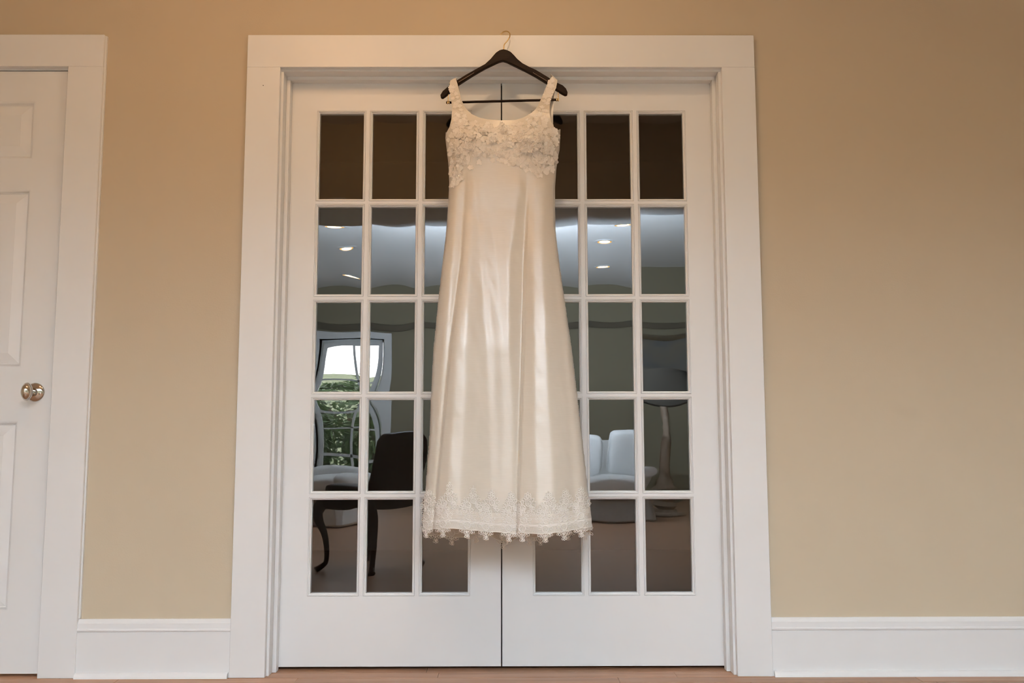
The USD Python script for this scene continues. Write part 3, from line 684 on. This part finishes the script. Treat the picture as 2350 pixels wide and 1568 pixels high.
def lace_motif(x0, lean, top, back=False, scale=1.0, full=True):
    mo = holder('lace_motif', dr)
    s = scale
    cs = [(0, .014, .0105), (.006*lean, .040, .0098), (.003*lean, .077, .0092), (.022*lean, .092, .0088)] if full else [(0, .014, .0105)]
    for cx, cv, R in cs: obj('rosette', rosette(x0+cx*s, cv*s, R*s, back), M['lace'], mo, smooth=True)
    L = []
    def spray(cx, cv, angs, l=.0128, w=.0068, d=.011):
        for a in angs:
            t = math.radians(a); L.append(loop(x0+(cx+d*math.cos(t))*s, (cv+d*math.sin(t))*s, l*s, w*s, t, back=back))
    if full:
        spray(.003*lean, .058, (20, 75, 110, 160, 200, 340), d=.004)
        spray(.006*lean, .040, (8, 172, 205, 335))
        spray(.003*lean, .077, (120, 150, 185, 215, 95, 250, 290))
        spray(-.010, .064, (110, 150, 190, 230), d=.004)
        spray(.026, .070, (-40, 0, 40, 80), d=.004)
        spray(.022*lean, .092, (-50, -20, 15, 45, 80, 110, 140, 300))
        tx, tv = .020*lean, .104
        for k in range(3):
            f = (top-tv)*k/3
            spray(tx, tv+f, (38, 142), l=.0110-.0014*k, w=.0056-.0007*k, d=.003)
        spray(tx, top-.004, (90,), l=.010, w=.004, d=0)
        spray(tx, top-.012, (90,), l=.009, w=.005, d=0)
    spray(0, .014, (5, 175, 30, 150))
    for sx in (-1, 1):                                                      # the drops below the hem
        bx = .0145*sx
        for a in (-90, -90+42*sx, -90-35*sx): spray(bx, .002, (a,), l=.0105, w=.0056, d=.002)
    for a in (-90, -52, -128): spray(0, -.004, (a,), l=.0112, w=.006, d=.001)
    for a in (-90, -60, -125): spray(.001, -.0145, (a,), l=.0115, w=.0058, d=.001)
    spray(0, .003, (-60, -120), l=.009, w=.005, d=0)
    obj('leaf_loops', cat(L), M['lace'], mo, smooth=True)
def ux(u, v=1190):
    q = at(u, v, -.15); q = at(u, v, float(y_front(q[0], q[2]))); return q[0]
motifs = [(977, .4, .118), (1016.5, 1, .138), (1071.5, .9, .133), (1114.5, .9, .127), (1167, .45, .126), (1198, .9, .122), (1251, .55, .124), (1294, .35, .126), (1333, .1, .126)]
for u, ln, tp in motifs: lace_motif(ux(u, 1208), ln, tp)
for u in (1000, 1036, 1092, 1155, 1216, 1240, 1303, 1352):
    x = at(u, 1235, -.02)[0]; lace_motif(min(max(x, XL(.47)+.02), XR(.47)-.02), 1, .12, back=True, full=False)
# net ground, ribbons, zigzag lattice and vine between the motifs
xa, xb = XL(.49)+.004, XR(.49)-.004
xs_ = np.linspace(xa, xb, 260)
def strip(v0, v1, off, back=False):
    A, B = wrap([(x, v0) for x in xs_], off, back), wrap([(x, v1) for x in xs_], off, back)
    Mid = wrap([(x, (v0+v1)/2) for x in xs_], off+.0003, back)
    V = np.vstack([A, Mid, B]); n = len(xs_); i = np.arange(n-1)
    q = np.vstack([np.stack([i, i+1, n+i+1, n+i], 1), np.stack([n+i, n+i+1, 2*n+i+1, 2*n+i], 1)])
    return TM(V, np.vstack([q[:, [0, 1, 2]], q[:, [0, 2, 3]]]))
hb = holder('hem_border', dr)
obj('net', strip(.0, .060, .0008), M['net'], hb, smooth=True)
obj('ribbon', strip(.0225, .0275, .0016), M['lace'], hb, smooth=True)
obj('ribbon', strip(.0345, .0445, .0014), M['net'], hb, smooth=True)
obj('edge_cord', cat([tube(wrap([(x, v) for x in xs_], .0018), r, 5) for v, r in ((.0012, .0012), (.0205, .0006), (.0290, .0006), (.0335, .0006), (.0455, .0006))]), M['lace'], hb, smooth=True)
zz = []
for ph in (0, 1):
    n = int((xb-xa)/.0055)
    zz.append(tube(wrap([(xa+(xb-xa)*i/n, .003+.016*((i+ph) % 2)) for i in range(n+1)], .0014), .00045, 4))
obj('lattice', cat(zz), M['lace'], hb, smooth=True)
vine = []
vr = random.Random(8)
x = xa+.01
while x < xb-.01:
    for cv in (.052, .066, .074):
        if cv > .07 and vr.random() < .5: continue
        vine.append(loop(x+vr.uniform(-.004, .004), cv+vr.uniform(-.005, .005), vr.uniform(.009, .013), vr.uniform(.004, .0065), vr.uniform(0, 6.28), .0006))
    x += .0085
obj('vine', cat(vine), M['lace'], hb, smooth=True)
bb = holder('back_hem_border', dr)
obj('net', strip(-.001, .03, .0008, True), M['net'], bb, smooth=True)
obj('edge_cord', tube(wrap([(x, .0005) for x in xs_], .0018, True), .0012, 5), M['lace'], bb, smooth=True)

# ------------------------------------------------------------------ what the door panes mirror: the living room behind the camera
def ceiling_lamp(x, y, label, light=None):
    t = thing('ceiling_lamp', label, 'lamp', (x, y, CEIL_H), 0, 'recessed ceiling lamps')
    obj('trim_ring', lathe([(.062, 0), (.062, -.004), (.075, -.008), (.088, -.004), (.088, 0)][::-1], sections=32), M['white'], t, smooth=40)
    obj('lens', lathe([(.0, -.0028), (.046, -.0028), (.046, -.0005), (0, -.0005)], sections=24), M['can'], t)
    obj('lens_rim', lathe([(.0465, -.0026), (.0622, -.0026), (.0622, -.0006), (.0465, -.0006)], sections=24), M['canrim'], t)  # glowing ring stands in for the lit reflector inside the recess
    return t
for i, (x, y) in enumerate(((-1.60, -5.1), (-1.72, -6.25), (-1.88, -7.2), (1.10, -5.1), (1.05, -5.95), (1.14, -6.85))):
    where = ('near the opening', 'in the middle', 'near the far wall')[i % 3]
    ceiling_lamp(x, y, 'round lit recessed lamp %s of the row over the %s' % (where, 'armchair' if i < 3 else 'settee'))
for x, y, col in HALL_LAMPS:
    t = ceiling_lamp(x, y, 'round lit recessed hall lamp above the double doors')
    hl = UsdLux.DiskLight.Define(stage, str(t.GetPath())+'/glow'); hl.CreateRadiusAttr(.055)
    k = max(max(col), 1e-6); hl.CreateIntensityAttr(k); hl.CreateColorAttr(Gf.Vec3f(*[c/k for c in col])); hl.AddTranslateOp().Set(Gf.Vec3d(0, 0, -.012))

gl = thing('globe_lamp', 'added unseen fill lamp, a lit glass ball on a brass canopy under the hall ceiling', 'lamp', (GLOBE_AT[0], GLOBE_AT[1], CEIL_H))
gz = GLOBE_AT[2]-CEIL_H
obj('canopy', lathe([(.0, -.03), (.05, -.03), (.07, -.012), (.072, 0)], sections=32), M['brass'], gl, smooth=40)
gm = trimesh.creation.icosphere(3, .09); gm.apply_translation([0, 0, gz]); obj('globe', gm, M['globe'], gl, smooth=True)

# the flash on its hot shoe, pointing back at the ceiling
fd = np.array(FLASH_TO)-np.array(FLASH_AT); fd /= np.linalg.norm(fd)
fa = np.array(FLASH_AT)
ft = thing('camera_flash', 'small black flash unit turned back toward the living-room ceiling', 'flash')
obj('flash_head', cat([tube([fa-fd*.05, fa-fd*.012], .036, 20)]+[trimesh.creation.annulus(.033, .037, .026, transform=trimesh.geometry.align_vectors([0, 0, 1], fd)).apply_translation(fa+fd*.001)]), M['gap'], ft)
obj('flash_body', box(fa[0]-.035, fa[0]+.035, fa[1]-.02, fa[1]+.03, fa[2]-.16, fa[2]-.03, .006), M['gap'], ft)
fl_ = UsdLux.DiskLight.Define(stage, str(ft.GetPath())+'/flash_tube'); fl_.CreateRadiusAttr(.03)
k = max(max(FLASH), 1e-6); fl_.CreateIntensityAttr(k); fl_.CreateColorAttr(Gf.Vec3f(*[c/k for c in FLASH]))
fl_.AddTransformOp().Set(Gf.Matrix4d().SetLookAt(Gf.Vec3d(*map(float, fa-fd*.008)), Gf.Vec3d(*map(float, FLASH_TO)), Gf.Vec3d(0, 0, 1)).GetInverse())

tag(obj('picture_rail', box(LX+.01, RX-.01, FAR, FAR+.05, 2.10, 2.20, .004), M['rail']), kind='structure')

st = thing('settee', 'white slipcovered settee with a rolled seat edge and a skirt greyed for its shade', 'settee', (.95, -5.15, -.055))
w_ = .40
obj('skirt', box(-w_, w_, -.36, .36, .062, .30, .02), M['greycloth'], st)  # grey cloth, its dark tone standing for the shadow on the skirt
seat = pillow_mesh(.80, .76, .22, 5); obj('seat_cushion', move(seat, (0, .02, .285)), M['slip'], st, smooth=True)
obj('backrest', move(pillow_mesh(.84, .20, .48, 4), (0, -.32, .28)), M['slip'], st, smooth=True)
for s in (-1, 1): obj('arm', cat([box(.36*s-.045, .36*s+.045, -.34, .30, .28, .52, .02), tube([(.37*s, -.34, .53), (.37*s, 0, .53), (.37*s, .31, .53)], .062, 18)]), M['slip'], st, smooth=40)
for x, h_, rz, lb in ((-.20, .30, 8, 'plump white linen cushion with creased front on the settee'), (.16, .35, -12, 'large square white cushion with grey side standing on the settee')):
    p = pillow_mesh(.32, .14, h_, 6); p = rot(p, -18, [1, 0, 0]); p = rot(p, rz, [0, 0, 1])
    c = thing('cushion', lb, 'cushion', (.95+x, -5.19, .457))
    obj('cover', p, M['cushion'], c, smooth=True)
    obj('piping', rot(rot(tube([(.172*np.sign(math.cos(a))*abs(math.cos(a))**.5, 0, h_/2+h_/2*np.sign(math.sin(a))*abs(math.sin(a))**.5) for a in np.linspace(0, 2*math.pi, 40, endpoint=False)], .005, 6, closed=True), -18, [1, 0, 0]), rz, [0, 0, 1]), M['slip'], c, smooth=True)

ac = thing('armchair', 'white skirted armchair standing near the tall window', 'armchair', (-1.55, -4.55, 0), 20)
obj('skirt', box(-.34, .34, -.34, .34, .01, .30, .03), M['slip'], ac)
obj('seat_cushion', move(pillow_mesh(.60, .62, .18, 5), (0, .03, .29)), M['slip'], ac, smooth=True)
obj('backrest', move(pillow_mesh(.70, .20, .30, 4), (0, -.27, .24)), M['slip'], ac, smooth=True)
for s in (-1, 1): obj('arm', move(pillow_mesh(.15, .60, .25, 4), (.30*s, .0, .25)), M['slip'], ac, smooth=True)

dc = thing('side_chair', 'dark mahogany side chair with curved legs and a brown leather back', 'chair', (-.81, -2.36, 0), 122)
obj('seat', move(pillow_mesh(.46, .44, .09, 5), (0, 0, .41)), M['leather'], dc, smooth=True)
obj('seat_rail', box(-.225, .225, -.21, .21, .36, .43, .012), M['darkwood'], dc)
bp = Polygon([(-.24, .44), (.24, .44), (.25, .66), (.235, .75), (.19, .79), (0, .80), (-.19, .79), (-.235, .75), (-.25, .66)]).buffer(-.01).buffer(.01)
bkm = loft_outline(dense(bp, .015), [(.012, -.018), (.003, -.012), (0, 0), (.003, .012), (.012, .018)])
obj('backrest', rot(move(bkm, (0, -.20, 0)), 6, [1, 0, 0], (0, -.2, .44)), M['leather'], dc, smooth=45)
for sx in (-1, 1):
    for sy in (-1, 1):
        x, y = .20*sx, .185*sy
        P = spline([(x, y, .40), (x*1.16, y*1.16, .30), (x*1.05, y*1.05, .14), (x*1.02, y*1.02, .05), (x*1.18, y*1.18, .012)], 20)
        obj('leg', tube(P, np.interp(np.linspace(0, 1, 20), [0, .25, .8, .93, 1], [.026, .027, .013, .013, .018]), 12), M['darkwood'], dc, smooth=50)

lp = thing('floor_lamp', 'turned wooden floor lamp with a wide linen shade beside the settee', 'lamp', (1.56, -5.6, 0))
obj('base', lathe([(.0, 0), (.15, 0), (.155, .02), (.14, .045), (.09, .06), (.075, .10)], sections=28), M['lampwood'], lp, smooth=40)
obj('column', lathe([(.055, .10), (.075, .14), (.05, .19), (.07, .23), (.045, .28), (.05, .33), (.035, .38), (.04, .55), (.055, .68), (.032, .78), (.045, .82), (.028, .86), (.034, 1.0), (.022, 1.08), (.022, 1.12)], sections=24), M['lampwood'], lp, smooth=50)
obj('shade', lathe([(.25, 1.10), (.253, 1.10), (.185, 1.48), (.182, 1.48), (.249, 1.103)], sections=36), M['shade'], lp, smooth=50)

pc = thing('framed_painting', 'dark gilt framed landscape painting on the far wall', 'painting', (2.05, FAR, 1.70))
obj('picture_frame', rect_sweep(-.42, .42, -.30, .30, [(0, 0), (0, .03), (.03, .04), (.06, .025), (.07, .012), (.07, 0)]), M['frame'], pc)
obj('canvas', box(-.36, .36, .004, .016, -.24, .24), M['canvas'], pc)

# garden outside the tall window
tag(obj('patio', box(-4, 1, -9.15, FAR-.13, -.2, -.1), M['patio']), kind='structure')  # pale slab, unseen, added to bounce daylight up onto the ceiling
tag(obj('lawn', box(-8, 5, -18, -9.16, -.25, -.15), M['lawn']), kind='structure')
sr = np.random.default_rng(5)
def shrub_leaves(rx, ry, h_, n):
    c = sr.normal(size=(n, 3)); c /= np.linalg.norm(c, axis=1, keepdims=True); c *= sr.uniform(.72, 1.0, (n, 1))
    lum = 1+.18*np.sin(c[:, :1]*7+1)*np.cos(c[:, 2:]*6)
    c = c*lum*np.array([rx, ry, h_/2])+[0, 0, h_/2]
    a = sr.normal(size=(n, 3)); a /= np.linalg.norm(a, axis=1, keepdims=True); b = np.cross(a, sr.normal(size=(n, 3))); b /= np.linalg.norm(b, axis=1, keepdims=True)
    l, wd = sr.uniform(.05, .08, (n, 1)), sr.uniform(.018, .028, (n, 1))
    V = np.stack([c-a*l, c+b*wd, c+a*l, c-b*wd], 1).reshape(-1, 3); i = np.arange(n)*4
    return TM(V, np.vstack([np.stack([i, i+1, i+2], 1), np.stack([i, i+2, i+3], 1)]))
for x, y, rx, h_, n, lb in ((-2.95, -9.7, .50, 1.72, 3000, 'rounded green garden shrub outside the tall window, nearest the pane'), (-1.85, -9.9, .50, 1.62, 3000, 'green garden shrub outside the window, nearer the middle of the house'), (-2.5, -11.7, .85, 1.95, 3500, 'broad leafy shrub in front of the pale garden wall')):
    s = thing('shrub', lb, 'shrub', (x, y, -.15))
    obj('foliage', shrub_leaves(rx, rx*.8, h_, n), M['leaf'], s, smooth=False)
    obj('stem', cat([tube([(0, 0, 0), (.05*k, .04*k, h_*.35), (.2*k*rx, .1*k*k*rx, h_*.7)], .025, 6) for k in (-2, -1, 0, 1, 2)]), M['stem'], s)
tag(obj('garden_wall', box(-8, 5, -13.3, -13.0, -.15, 1.92), M['fence']), kind='structure')
